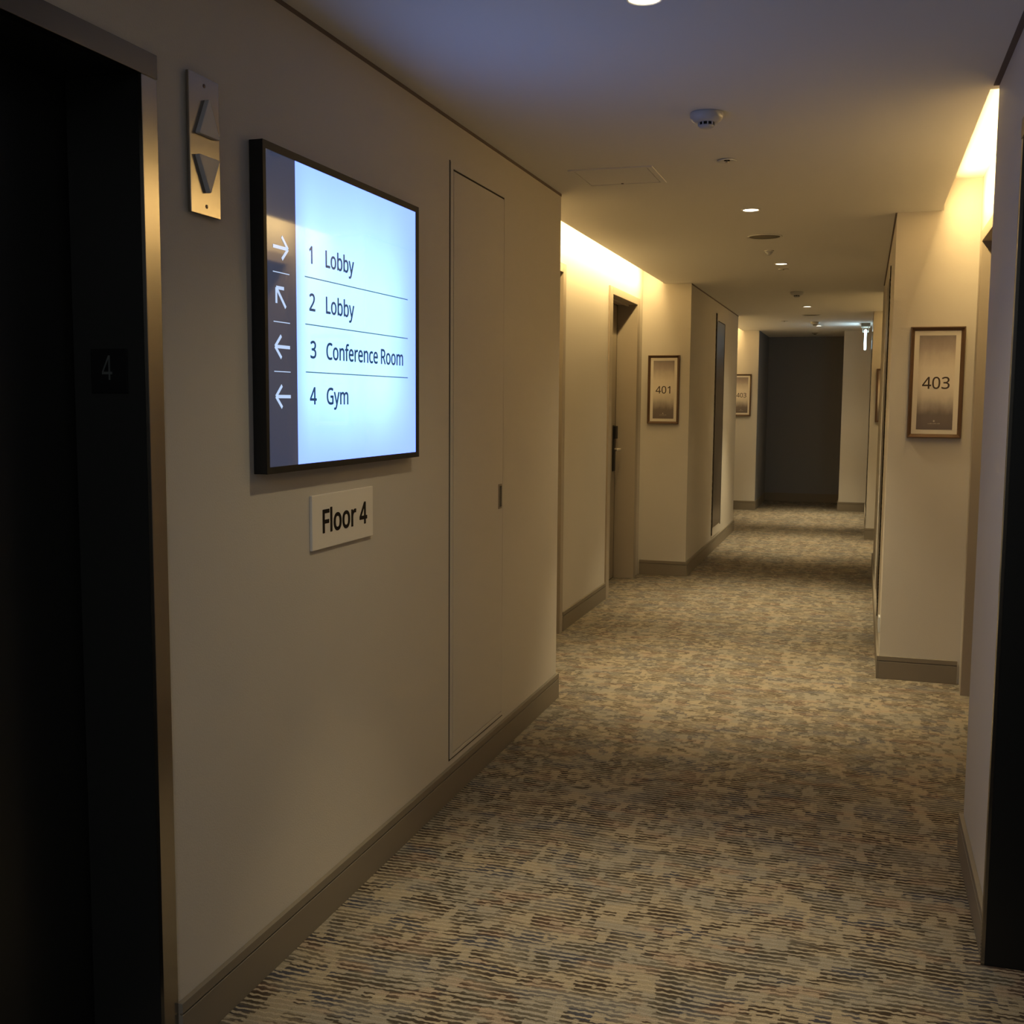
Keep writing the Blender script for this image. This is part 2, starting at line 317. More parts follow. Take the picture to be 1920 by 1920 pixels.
# letter outlines (Bezier: left handle, point, right handle, in thousandths) with their advances
GLYPHS = json.loads('''{"0":[458,[[[419,349,419,287,419,241],[416,199,409,163,402,126],[391,96,376,70,360,45],[341,25,316,12,292,-1],[263,-8,229,-8,186,-8],[150,4,122,27,94,51],[73,85,60,129,46,173],[39,226,39,287,39,349],[46,402,58,446,71,490],[91,523,119,547,146,570],[183,581,229,581,271,581],[307,570,335,547,364,523],[385,490,399,446,412,402]],[[110,339,110,287,110,235],[114,191,121,156,129,122],[142,96,159,78,177,61],[200,52,229,52,257,52],[281,61,298,78,315,95],[328,121,336,156,344,191],[348,235,348,287,348,339],[344,383,336,417,328,452],[315,478,298,495,281,513],[257,521,229,521,200,521],[177,513,159,495,142,478],[129,452,121,417,114,383]]]],"1":[458,[[[285,191,285,0,262,0],[239,0,216,0,216,133],[216,267,216,400,216,416],[216,429,216,439,216,450],[217,460,217,470,218,479],[218,489,219,499,210,490],[203,483,196,477,189,471],[180,464,169,455,149,438],[129,422,108,405,96,421],[84,437,71,452,123,492],[175,532,226,573,246,573],[265,573,285,573,285,382]]]],"2":[458,[[[417,21,417,0,291,0],[165,0,38,0,38,20],[38,39,38,59,88,109],[138,160,188,210,217,239],[242,265,261,287,281,310],[296,332,306,353,316,375],[322,399,322,424,322,456],[312,480,294,496,275,512],[250,520,221,520,193,520],[168,516,147,506,126,496],[105,483,83,466,70,482],[57,497,45,513,60,526],[76,538,94,548,112,558],[132,566,153,572,174,578],[196,581,221,581,256,581],[287,574,313,562,338,550],[358,532,372,510,387,487],[394,460,394,428,394,398],[388,370,375,344,363,318],[346,292,324,267,302,241],[276,214,247,185,207,146],[167,107,128,67,128,66],[128,65,128,64,224,64],[321,64,417,64,417,43]]]],"3":[458,[[[395,480,395,439,395,413],[391,391,381,372,371,353],[358,338,340,326,322,315],[301,306,277,302,277,300],[277,299,277,298,323,293],[357,279,379,255,402,231],[413,201,413,163,413,130],[405,100,390,74,374,48],[350,28,318,14,286,-1],[244,-8,193,-8,163,-8],[136,-6,110,-1,84,3],[60,11,36,23,36,45],[36,67,36,89,60,77],[86,68,114,61,142,55],[168,51,194,51,245,51],[282,61,305,81,328,101],[339,129,339,164,339,188],[333,208,320,223,308,237],[289,248,265,255,241,262],[213,265,179,265,160,265],[142,265,123,265,123,285],[123,306,123,326,142,326],[161,326,180,326,211,326],[238,330,259,339,280,348],[296,361,307,377,318,394],[323,412,323,434,323,462],[314,483,295,498,276,514],[251,521,219,521,199,521],[180,519,164,515,147,511],[132,506,117,498,103,491],[89,483,75,473,63,489],[51,505,39,521,60,537],[85,551,115,563,145,575],[180,581,218,581,278,581],[323,567,352,540,381,514]]]],"4":[458,[[[443,151,443,130,415,130],[387,130,359,130,359,87],[359,43,359,0,337,0],[314,0,291,0,291,43],[291,87,291,130,200,130],[108,130,17,130,17,150],[17,170,17,190,107,319],[196,447,286,576,311,576],[335,576,359,576,359,448],[359,321,359,193,387,193],[415,193,443,193,443,172]],[[291,314,291,374,291,388],[291,400,291,412,292,423],[292,434,293,444,293,454],[294,464,294,474,294,483],[295,492,295,500,294,500],[293,500,292,500,288,490],[282,479,276,468,269,456],[263,446,257,438,200,356],[143,275,86,193,154,193],[223,193,291,193,291,253]]]],"C":[507,[[[349,517,323,517,293,517],[265,512,241,502,216,491],[195,476,178,456,161,436],[148,412,139,383,130,354],[125,322,125,286,125,239],[132,198,147,164,162,129],[184,102,213,83,242,65],[279,55,322,55,348,55],[371,57,394,62,416,66],[438,71,460,78,460,57],[460,36,460,15,438,7],[416,1,393,-2,371,-6],[343,-8,312,-8,254,-8],[205,4,166,28,127,52],[98,86,78,131,59,175],[49,227,49,287,49,330],[55,370,67,406,79,442],[97,473,120,499,143,525],[172,545,206,559,240,574],[280,581,324,581,353,581],[382,578,409,572,436,566],[461,558,482,547,472,527],[463,506,453,486,435,494],[416,501,394,508,372,514]]]],"F":[416,[[[150,81,150,0,126,0],[102,0,78,0,78,191],[78,382,78,573,184,573],[291,573,398,573,398,551],[398,530,398,509,315,509],[233,509,150,509,150,442],[150,374,150,306,227,306],[305,306,383,306,383,285],[383,264,383,243,305,243],[227,243,150,243,150,162]]]],"G":[584,[[[326,281,326,302,392,302],[458,302,524,302,524,209],[524,115,524,22,493,11],[462,4,431,-1,399,-6],[363,-8,323,-8,264,-8],[214,4,173,28,133,51],[102,85,81,130,59,174],[49,226,49,286,49,346],[61,398,84,442,108,486],[142,520,186,544,230,568],[283,581,346,581,378,581],[408,578,437,572,465,566],[492,558,516,547,507,526],[498,505,489,484,469,493],[446,501,421,508,395,514],[369,517,342,517,296,517],[257,508,225,489,192,470],[167,444,150,409,133,375],[124,334,124,286,124,241],[132,201,146,166,161,131],[184,103,216,84,247,64],[289,55,340,55,365,55],[387,56,404,59,422,61],[438,64,452,68,452,125],[452,182,452,238,410,238],[368,238,326,238,326,260]]]],"L":[420,[[[185,0,78,0,78,191],[78,382,78,573,102,573],[126,573,150,573,150,403],[150,234,150,64,233,64],[317,64,400,64,400,43],[400,21,400,0,293,0]]]],"R":[499,[[[183,573,236,573,283,573],[323,567,353,555,384,543],[407,524,422,500,437,476],[444,446,444,410,444,379],[439,354,427,334,416,313],[402,297,385,285,367,273],[349,264,330,257,382,171],[434,86,487,0,459,0],[431,0,403,0,356,79],[310,158,264,237,226,237],[188,237,150,237,150,158],[150,79,150,0,126,0],[102,0,78,0,78,191],[78,382,78,573,130,573]],[[263,510,232,510,204,510],[177,510,150,510,150,439],[150,368,150,298,179,298],[207,298,236,298,282,298],[316,307,338,325,359,344],[370,371,370,407,370,432],[365,452,355,467,345,482],[330,493,310,500,289,507]]]],"b":[493,[[[139,511,139,461,139,443],[138,426,138,410,137,394],[136,382,135,373,136,373],[137,373,139,373,151,391],[168,406,189,419,211,431],[238,437,272,437,325,437],[368,418,401,381,433,344],[449,289,449,215,449,166],[442,125,427,91,412,58],[392,33,365,17,338,0],[307,-8,272,-8,238,-8],[211,-2,189,10,168,23],[151,37,139,55,137,55],[135,55,133,55,128,36],[123,18,119,0,102,0],[85,0,68,0,68,203],[68,406,68,609,92,609],[115,609,139,609,139,560]],[[299,379,260,379,229,379],[205,373,188,361,170,350],[157,332,150,308,142,285],[139,254,139,217,139,216],[139,215,139,214,139,161],[147,121,165,93,182,65],[214,51,261,51,300,51],[329,65,348,93,367,121],[376,162,376,216,376,270],[367,310,348,338,329,365]]]],"c":[385,[[[265,-8,241,-8,203,-8],[169,0,139,15,109,31],[86,55,69,87,53,120],[44,162,44,213,44,265],[53,308,71,342,88,375],[112,399,142,415,173,430],[207,438,245,438,267,438],[288,436,309,431,329,426],[346,421,358,415,351,395],[344,376,337,356,324,361],[309,365,292,370,275,374],[259,376,244,376,215,376],[191,370,172,358,154,345],[140,327,131,303,122,279],[117,249,117,213,117,179],[122,150,131,126,140,102],[153,84,172,71,190,59],[213,53,240,53,263,53],[284,55,302,60,320,65],[336,71,351,78,351,57],[351,36,351,15,337,8],[321,2,304,-2,286,-6]]]],"e":[452,[[[196,438,234,438,271,438],[303,430,329,414,356,398],[376,375,390,346,404,317],[411,283,411,244,411,230],[411,215,411,201,313,201],[215,201,117,201,118,153],[131,116,154,90,178,65],[211,52,254,52,281,52],[306,55,327,60,348,65],[370,72,392,82,392,61],[392,41,392,20,370,10],[349,3,327,-1,306,-6],[280,-8,251,-8,210,-8],[174,0,143,17,112,33],[88,58,70,91,53,124],[44,164,44,212,44,259],[52,299,68,333,84,366],[106,392,134,411,163,429]],[[257,380,233,380,200,380],[173,369,154,348,134,326],[122,296,119,257,192,257],[265,257,338,257,338,282],[334,303,326,322,319,340],[308,354,292,364,277,375]]]],"f":[276,[[[266,393,266,375,230,375],[194,375,158,375,158,250],[158,125,158,0,134,0],[111,0,87,0,87,125],[87,250,87,375,62,375],[37,375,12,375,12,386],[12,397,12,408,37,416],[62,424,87,432,87,441],[87,449,87,457,87,494],[93,524,104,547,115,570],[131,587,152,597,172,608],[198,613,227,613,244,613],[260,612,274,609,288,606],[300,603,310,599,304,581],[298,562,292,544,283,546],[273,549,262,552,251,554],[240,556,228,556,204,556],[187,548,175,532,164,516],[158,492,158,458,158,449],[158,439,158,430,194,430],[230,430,266,430,266,412]]]],"l":[207,[[[139,203,139,0,115,0],[92,0,68,0,68,203],[68,406,68,609,92,609],[115,609,139,609,139,406]]]],"m":[750,[[[512,438,540,438,588,438],[625,425,649,401,673,376],[685,335,685,280,685,187],[685,93,685,0,662,0],[638,0,615,0,615,92],[615,184,615,277,615,310],[608,336,594,353,580,370],[558,379,528,379,486,379],[456,366,438,342,420,318],[411,283,411,237,411,158],[411,79,411,0,388,0],[365,0,342,0,342,92],[342,184,342,277,342,299],[338,318,332,333,326,348],[316,360,303,367,290,375],[274,379,253,379,225,379],[202,372,185,360,169,348],[157,331,150,308,142,285],[139,257,139,223,139,149],[139,74,139,0,115,0],[92,0,68,0,68,143],[68,287,68,430,87,430],[106,430,125,430,129,410],[132,391,136,371,137,371],[138,371,140,371,149,386],[160,399,173,409,186,418],[200,426,217,431,233,435],[249,438,266,438,299,438],[327,432,349,420,371,408],[388,390,398,366,399,366],[400,366,402,366,416,390],[436,408,461,420,486,432]]]],"n":[495,[[[257,438,275,438,326,438],[365,425,391,401,418,376],[431,335,431,280,431,187],[431,93,431,0,407,0],[384,0,361,0,361,92],[361,183,361,275,361,310],[353,336,338,353,322,370],[298,379,265,379,217,379],[184,365,166,338,148,312],[139,273,139,223,139,149],[139,74,139,0,115,0],[92,0,68,0,68,143],[68,287,68,430,87,430],[106,430,125,430,129,410],[132,391,136,371,137,371],[138,371,140,371,149,386],[161,399,175,409,189,418],[205,426,222,431,239,435]]]],"o":[485,[[[442,263,442,216,442,180],[437,148,428,121,418,93],[405,70,388,51,370,31],[349,17,324,7,300,-3],[272,-8,241,-8,213,-8],[187,-3,163,7,139,17],[118,31,100,51,83,70],[69,93,59,121,49,148],[44,180,44,216,44,263],[52,304,68,336,84,369],[107,394,137,412,167,429],[203,438,244,438,283,438],[317,429,347,412,377,394],[400,369,417,336,433,304]],[[117,267,117,216,117,182],[121,153,130,128,139,103],[153,84,172,71,190,57],[214,51,243,51,272,51],[296,57,314,71,333,84],[347,103,356,128,364,153],[369,182,369,216,369,250],[364,279,355,303,346,327],[332,346,314,359,296,372],[272,379,242,379,198,379],[167,364,147,335,127,306]]]],"r":[331,[[[249,438,269,438,277,438],[285,437,295,437,304,436],[312,435,319,433,316,411],[313,390,310,368,303,370],[296,371,287,372,279,373],[271,374,264,374,247,374],[231,370,217,363,202,356],[188,347,176,334,165,321],[155,306,149,289,142,271],[139,251,139,229,139,153],[139,76,139,0,115,0],[92,0,68,0,68,143],[68,287,68,430,87,430],[107,430,126,430,129,404],[131,377,134,351,135,351],[136,351,137,351,146,367],[157,382,170,395,183,408],[198,418,214,426,231,434]]]],"y":[409,[[[59,286,1,430,26,430],[51,430,76,430,107,348],[138,267,169,185,175,171],[179,157,184,144,189,130],[193,117,196,105,200,92],[203,80,205,68,206,68],[207,68,209,68,212,82],[217,99,224,121,231,142],[238,164,245,186,275,267],[304,349,333,430,358,430],[384,430,409,430,347,267],[285,104,224,-59,214,-86],[202,-109,188,-130,174,-150],[158,-165,138,-176,119,-187],[95,-192,67,-192,55,-192],[43,-192,34,-190,24,-189],[16,-188,9,-186,9,-167],[9,-149,9,-130,15,-131],[22,-132,30,-133,38,-134],[47,-135,56,-135,73,-135],[87,-132,99,-126,111,-119],[121,-111,130,-99,138,-88],[146,-74,152,-59,159,-40],[167,-21,174,-2,116,142]]]]," ":[208,[]]}''')
def text_bm(s, w_, cap, depth=0.0006, bold=0.0, fat=0.0):
    """lettering as a bmesh in its own plane: starts at u=0, baseline v=0, cap height cap, total width w_"""
    c = bpy.data.curves.new('lettering', 'CURVE'); c.dimensions = '2D'; c.fill_mode = 'BOTH'; c.extrude = 0.001; c.offset = bold; c.resolution_u = 4
    adv = 0
    for ch in s:
        a_, spl = GLYPHS[ch]
        for pts in spl:
            sp = c.splines.new('BEZIER'); sp.bezier_points.add(len(pts)-1); sp.use_cyclic_u = True
            for bp, q in zip(sp.bezier_points, pts):
                bp.handle_left_type = bp.handle_right_type = 'FREE'
                bp.handle_left = ((q[0]+adv)/1000, q[1]/1000, 0); bp.co = ((q[2]+adv)/1000, q[3]/1000, 0); bp.handle_right = ((q[4]+adv)/1000, q[5]/1000, 0)
        adv += a_
    o = bpy.data.objects.new('lettering', c); COL.objects.link(o)
    bpy.context.view_layer.update()
    me = bpy.data.meshes.new_from_object(o.evaluated_get(bpy.context.evaluated_depsgraph_get()))
    bpy.data.objects.remove(o); bpy.data.curves.remove(c)
    ch = max(p[3] for spl in GLYPHS['F'][1] for p in spl)/1000
    t = bmesh.new(); t.from_mesh(me); bpy.data.meshes.remove(me)
    x0 = min(v.co.x for v in t.verts); x1 = max(v.co.x for v in t.verts)
    for v in t.verts:
        v.co = Vector(((v.co.x-x0)/(x1-x0)*w_, v.co.y/ch*cap, v.co.z/0.001*depth))
    if fat:                                                # heavier strokes
        base = t.copy()
        for k, (du, dv) in enumerate(((fat, 0), (-fat, 0), (0, fat), (0, -fat))):
            q = base.copy(); bmesh.ops.translate(q, verts=list(q.verts), vec=(du, dv, -0.00002*(k+1)))
            me = bpy.data.meshes.new('tmp'); q.to_mesh(me); q.free(); t.from_mesh(me); bpy.data.meshes.remove(me)
        base.free()
    return t
def lettering(name, s, w_, cap, frame, mat, parent, depth=0.0006, bold=0.0, fat=0.0):
    o_, u, v, n = [Vector(q) for q in frame]
    t = text_bm(s, w_, cap, depth, bold, fat)
    mt = Matrix((u, v, n)).transposed().to_4x4(); mt.translation = o_
    t.transform(mt)
    mb = MB(); mb.add(t)
    return mb.build(name, mat, parent)
LW = lambda y, z, x: ((x, y, z), (0, 1, 0), (0, 0, 1), (1, 0, 0))        # frame on a left wall, facing +x
FW = lambda x, z, y: ((x, y, z), (1, 0, 0), (0, 0, 1), (0, -1, 0))       # frame on a wall facing the camera

# ------------------------------------------------------------------ plan
XL, XR = -1.35, 0.345         # near walls
XB, XF = -1.724, -1.712       # left alcove wall and the face of its door frames
XQ = 0.505                    # right alcove wall
X2 = -1.335                   # left wall beyond the alcove
X3, X4 = 0.12, 0.06           # right wall piers beyond the alcove
Y1, Y401, Y2E, YL2 = 4.99, 8.91, 12.33, 14.85
YRC, Y403, Y3E, YR2, YLT, YEND = 3.65, 5.90, 10.0, 12.03, 15.15, 16.38
TOP = 2.60
LIFT_L0, LIFT_L1 = 0.80, 1.884       # left lift opening
LIFT_R0, LIFT_R1 = 1.75, 2.895       # right lift opening
LIFT_H = 2.022

struct(MB().box(-2.6, 1.4, -3.2, 17, -0.12, 0).build('floor', M['carpet']))
c = MB()
T = H + 0.045
c.box(-2.6, -1.545, -3.2, Y1, H, T); c.box(-1.545, 0.325, -3.2, 17, H, T); c.box(0.325, 1.4, -3.2, 3.70, H, T)
c.box(-2.6, -1.545, Y401+0.02, Y2E-0.02, H, T); c.box(-2.6, -1.545, YL2+0.02, 17, H, T)
c.box(0.325, 1.4, Y403+0.02, Y3E-0.02, H, T); c.box(0.325, 1.4, YR2+0.02, 17, H, T)
# cove cavities above the slots
for ex, s, y0, y1, k in COVES:
    x0, x1 = sorted((ex-s*0.22, ex+s*0.22))
    c.box(x0, x1, y0-0.02, y1+0.02, H+0.15, H+0.19)
    xi = ex-s*0.20
    c.box(min(xi, xi-s*0.02), max(xi, xi-s*0.02), y0-0.02, y1+0.02, T, H+0.15)
    c.box(x0, x1, y0-0.04, y0, T, H+0.15)
struct(c.build('ceiling', M['ceil']))

# left side walls
w_ = MB()
w_.box(XL-0.32, XL, -3.2, LIFT_L0-0.0505, 0, TOP); w_.box(XL-0.32, XL, LIFT_L0-0.0505, LIFT_L1+0.0505, LIFT_H+0.0475, TOP); w_.box(XL-0.37, XL, LIFT_L1+0.0505, Y1, 0, TOP)
struct(w_.build('wall_left', M['wall']))
DA0, DA1, DB0, DB1 = 5.48, 6.405, 7.765, 8.655      # clear openings of the two alcove doors
DH = 2.157
w_ = MB()
for a, b in ((Y1, DA0-0.03), (DA1+0.03, DB0-0.03), (DB1+0.03, Y401+0.02)): w_.box(XB-0.24, XB, a, b, 0, TOP)
for a, b in ((DA0, DA1), (DB0, DB1)): w_.box(XB-0.24, XB, a-0.03, b+0.03, DH+0.03, TOP)
struct(w_.build('wall_left_alcove', M['wall']))
struct(MB().box(-2.1, X2, Y401, Y2E, 0, H).box(-2.1, -1.56, Y401, Y2E, H, TOP).build('wall_left_pier', M['wall']))
struct(MB().box(XB-0.1, XB, Y2E, YL2, 0, TOP).build('wall_left_far_alcove', M['wall']))
struct(MB().box(-2.1, -1.335, YL2, YEND+0.1, 0, H).box(-2.1, -1.54, YL2, YEND+0.1, H, TOP).build('wall_left_far', M['wall']))
struct(MB().box(-1.335, -0.28, YEND, YEND+0.1, 0, H).box(-1.3352, -1.331, YL2+0.03, YEND, 0, H).build('wall_end', M['dark_wall']))
# right side walls
w_ = MB()
w_.box(XR, XR+0.16, -3.2, LIFT_R0-0.0235, 0, TOP); w_.box(XR, XR+0.16, LIFT_R0-0.0235, LIFT_R1+0.0235, LIFT_H+0.0475, TOP); w_.box(XR, XR+0.16, LIFT_R1+0.0235, YRC, 0, TOP)
struct(w_.build('wall_right', M['wall']))
DC0, DC1 = 4.76, 5.665
w_ = MB()
for a, b in ((YRC-0.05, DC0-0.03), (DC1+0.03, Y403+0.02)): w_.box(XQ, XQ+0.24, a, b, 0, TOP)
w_.box(XQ, XQ+0.24, DC0-0.03, DC1+0.03, DH+0.03, TOP)
struct(w_.build('wall_right_alcove', M['wall']))
struct(MB().box(X3, 0.75, Y403, Y3E, 0, H).box(0.335, 0.75, Y403, Y3E, H, TOP).build('wall_right_pier', M['wall']))
struct(MB().box(XQ, XQ+0.1, Y3E, YR2, 0, TOP).build('wall_right_far_alcove', M['wall']))
struct(MB().box(X4, 0.75, YR2, YLT, 0, H).box(0.335, 0.75, YR2, YLT, H, TOP).build('wall_right_far_pier', M['wall']))
struct(MB().box(-0.28, 0.75, YLT, YEND+0.1, 0, H).build('wall_right_far', M['wall']))
struct(MB().box(-2.0, 1.2, -3.3, -3.2, 0, H).build('wall_back', M['wall']))

# baseboards: two-step profile with a groove under the cap
def bb(mb, x0, x1, y0, y1, nx, ny):
    """run along a wall whose face is the segment (x0,y0)-(x1,y1), normal (nx,ny)"""
    for z0, z1, t in ((0, 0.091, 0.013), (0.091, 0.095, 0.007), (0.095, 0.118, 0.013)):
        if nx: mb.box(*sorted((x0, x0+nx*t)), min(y0, y1), max(y0, y1), z0, z1, 0.0012 if t > 0.01 else 0)
        else: mb.box(min(x0, x1), max(x0, x1), *sorted((y0, y0+ny*t)), z0, z1, 0.0012 if t > 0.01 else 0)
    return mb
b = MB()
bb(b, XL, XL, LIFT_L1+0.049, Y1+0.013, 1, 0); bb(b, XL, XL, -3.2, LIFT_L0-0.049, 1, 0); bb(b, XL-0.36, XL, Y1, Y1, 0, 1)
bb(b, XB, XB, DA1+0.075, DB0-0.095, 1, 0); bb(b, XB, XB, Y1+0.013, DA0-0.095, 1, 0)
bb(b, XB+0.012, X2, Y401, Y401, 0, -1); bb(b, X2, X2, Y401-0.013, Y2E+0.013, 1, 0)
bb(b, XB, XB, Y2E, YL2, 1, 0); bb(b, XB, -1.335, YL2, YL2, 0, -1); bb(b, -1.335, -1.335, YL2-0.013, YEND, 1, 0)
struct(b.build('baseboard_left', M['base']))
b = MB()
bb(b, -1.335, -0.28, YEND, YEND, 0, -1)
o = struct(b.build('baseboard_end', M['base']))
b = MB()
bb(b, XR, XR, LIFT_R1+0.0235, YRC+0.013, -1, 0); bb(b, XR, XR, -3.2, LIFT_R0-0.0235, -1, 0)
bb(b, XR, XQ, YRC, YRC, 0, 1); bb(b, X3, XQ-0.013, Y403, Y403, 0, -1); bb(b, X3, X3, Y403-0.013, Y3E+0.013, -1, 0)
bb(b, XQ, XQ, Y3E, YR2, -1, 0); bb(b, X4, XQ, YR2, YR2, 0, -1); bb(b, X4, X4, YR2-0.013, YLT, -1, 0)
bb(b, -0.28, X4-0.013, YLT, YLT, 0, -1); bb(b, -0.28, -0.28, YLT-0.013, YEND, -1, 0)
struct(b.build('baseboard_right', M['base']))

# shadow gaps where walls meet the ceiling
g = MB()
g.box(XL-0.002, XL+0.002, -3.2, Y1, H-0.011, H); g.box(X2-0.002, X2+0.002, Y401, Y2E, H-0.011, H)
struct(g.build('trim_1', M['trim_gap']))
g = MB()
g.box(XR-0.016, XR+0.002, -3.2, YRC, H-0.003, H+0.001); g.box(X3-0.008, X3+0.002, Y403, Y3E-0.6, H-0.006, H+0.001); g.box(X4-0.004, X4+0.002, YR2, YLT, H-0.006, H)
struct(g.build('trim_2', M['trim_gap']))

# ------------------------------------------------------------------ bedroom doors (setting)
def bedroom_door(n, xw, s, y0, y1, near_w, far_w, handle=True):
    """s: +1 opens towards +x (left alcove), -1 towards -x; face of the frame stands 12 mm proud of the wall"""
    root = bpy.data.objects.new('door_%d' % n, None); COL.objects.link(root); root.location = (xw, (y0+y1)/2, 0); struct(root)
    face = xw + s*0.012; back = xw - s*0.15
    X_ = lambda a, b_: sorted((a, b_))
    f = MB()
    f.box(*X_(back, face), y0-near_w, y0, 0, DH+0.053, 0.002); f.box(*X_(back, face), y1, y1+far_w, 0, DH+0.053, 0.002)
    f.box(*X_(back, face), y0, y1, DH, DH+0.053, 0.002)
    # rebate lip inside the opening
    f.box(*X_(xw-s*0.06, xw-s*0.075), y0, y1, DH-0.012, DH); f.box(*X_(xw-s*0.12, xw-s*0.15), y0, y0+0.012, 0, DH)
    f.build('door_frame', M['frame'], root)
    lf = MB().box(*X_(xw-s*0.145, xw-s*0.19), y0+0.004, y1-0.032, 0.008, DH-0.006, 0.0015).build('door_leaf', M['leaf'], root)
    MB().box(*X_(xw-s*0.150, xw-s*0.20), y1-0.032, y1-0.0005, 0, DH).box(*X_(xw-s*0.150, xw-s*0.20), y0, y1, 0, 0.008).build('gasket', M['gap'], root)
    MB().box(*X_(xw-s*0.19, xw-s*0.22), y0, y1, 0, DH).build('backing', M['gap'], root)
    if handle:
        xl = xw - s*0.145
        h = MB().box(*X_(xl, xl+s*0.010), y1-0.13, y1-0.055, 0.86, 1.22, 0.003).build('lock_plate', M['black'], lf)
        MB().box(*X_(xl+s*0.010, xl+s*0.026), y1-0.13, y1-0.055, 1.115, 1.215, 0.004).build('card_reader', M['black'], lf)
        k = MB(); k.lathe([(0.011, 0), (0.011, 0.052)], 16, (xl+s*0.005, y1-0.09, 1.03), 'x')
        if s < 0: k = MB(); k.lathe([(0.011, -0.052), (0.011, 0)], 16, (xl, y1-0.09, 1.03), 'x')
        k.box(*X_(xl+s*0.046, xl+s*0.060), y1-0.20, y1-0.078, 1.021, 1.039, 0.004)
        k.build('door_handle', M['steel'], lf)
    return root
bedroom_door(1, XB, 1, DA0, DA1, 0.09, 0.065)
bedroom_door(2, XB, 1, DB0, DB1, 0.095, 0.09)
bedroom_door(3, XQ, -1, DC0, DC1, 0.09, 0.058)

# flush service door in the left wall
CY0, CY1, CZ0, CZ1 = 3.558, 4.165, 0.137, 2.201
root = bpy.data.objects.new('door_4', None); COL.objects.link(root); root.location = (XL, (CY0+CY1)/2, 0); struct(root)
f = MB()
f.box(XL, XL+0.0035, CY0+0.006, CY0+0.030, CZ0+0.006, CZ1-0.004, 0.001); f.box(XL, XL+0.0035, CY1-0.018, CY1-0.004, CZ0+0.006, CZ1-0.004, 0.001)
f.box(XL, XL+0.0035, CY0+0.030, CY1-0.018, 2.177, CZ1-0.004, 0.001); f.box(XL, XL+0.0035, CY0+0.030, CY1-0.018, CZ0+0.006, CZ0+0.020, 0.001)
f.build('door_frame', M['wall'], root)
lf = MB().box(XL, XL+0.004, CY0+0.034, CY1-0.022, CZ0+0.024, 2.170, 0.001).build('door_leaf', M['wall'], root)
MB().box(XL, XL+0.0012, CY0, CY0+0.0062, CZ0, CZ1).box(XL, XL+0.0012, CY1-0.003, CY1, CZ0, CZ1-0.004).box(XL, XL+0.0012, CY0+0.03, CY1-0.018, 2.1695, 2.1775).box(XL, XL+0.0008, CY0, CY1, CZ0, CZ0+0.005).box(XL, XL+0.0008, CY1-0.0225, CY1-0.0175, CZ0, 2.16).build('shadow_line', M['gap'], root)
pu = MB().box(XL+0.003, XL+0.006, 4.088, 4.129, 0.982, 1.079, 0.0014).build('pull_rim', M['base'], lf)
MB().box(XL+0.0055, XL+0.0066, 4.100, 4.125, 0.990, 1.071).build('recessed_pull', M['plaque'], pu)

# ------------------------------------------------------------------ lifts
def lift(xw, s, y0, y1, proud, jw, label):
    """opening in the wall at xw; s=+1 when it faces +x"""
    root = thing('elevator_entrance', (xw, (y0+y1)/2, 0), label, 'elevator')
    X_ = lambda a, b_: sorted((a, b_))
    face = xw + s*proud
    MB().box(*X_(xw-s*0.02, face+s*0.002), y0-jw, y1+jw, LIFT_H, LIFT_H+0.046, 0.0008).build('header', M['header_steel'], root)
    for a, b_ in ((y0-jw, y0), (y1, y1+jw)):
        MB().box(*X_(face-s*0.009, face), a, b_, 0, LIFT_H, 0.0008).build('jamb', M['stainless'], root)
    d = 0.172
    for a, b_ in ((y0-0.02, y0), (y1, y1+0.02)):
        MB().box(*X_(face-s*0.009, xw-s*d), a, b_, 0, LIFT_H).build('reveal_panel', M['lift_dark'], root)
    MB().box(*X_(xw-s*0.02, xw-s*d), y0-0.02, y1+0.02, LIFT_H, LIFT_H+0.03).build('soffit', M['lift_dark'], root)
    mid = (y0+y1)/2
    for i, (a, b_) in enumerate(((y0-0.02, mid-0.002), (mid+0.002, y1+0.02))):
        p_ = MB().box(*X_(xw-s*(d+0.012), xw-s*(d+0.045)), a, b_, 0.005, LIFT_H+0.03).build('door_panel', M['lift_dark'], root)
        if i == 1: 
            yk, zk = 1.70, 1.975
            if s > 0: MB().lathe([(0.010, 0), (0.010, 0.002)], 20, (xw-s*(d+0.012), yk, zk), 'x').build('keyhole', M['plaque'], p_)
    MB().box(*X_(xw-s*(d+0.05), xw-s*(d+0.07)), y0-0.022, y1+0.022, 0, LIFT_H+0.04).build('shaft_backing', M['plaque'], root)
    return root
lift(XL, 1, LIFT_L0, LIFT_L1, 0.003, 0.049, 'dark elevator entrance in a brushed steel surround, left of the arrow call plate')
lift(XR, -1, LIFT_R0, LIFT_R1, 0.015, 0.022, 'black elevator opening in the pale wall across from the directory screen')

# plaque "4" on the lift jamb
t = thing('floor_plaque', (-1.437, LIFT_L1, 1.454), 'small black plaque with a grey 4 inside the elevator entrance', 'sign')
MB().box(-1.480, -1.395, LIFT_L1-0.003, LIFT_L1, 1.410, 1.498, 0.001).build('plate', M['plaque'], t)
lettering('numeral', '4', 0.024, 0.048, FW(-1.4535, 1.437, LIFT_L1-0.003), M['grey_digit'], t)

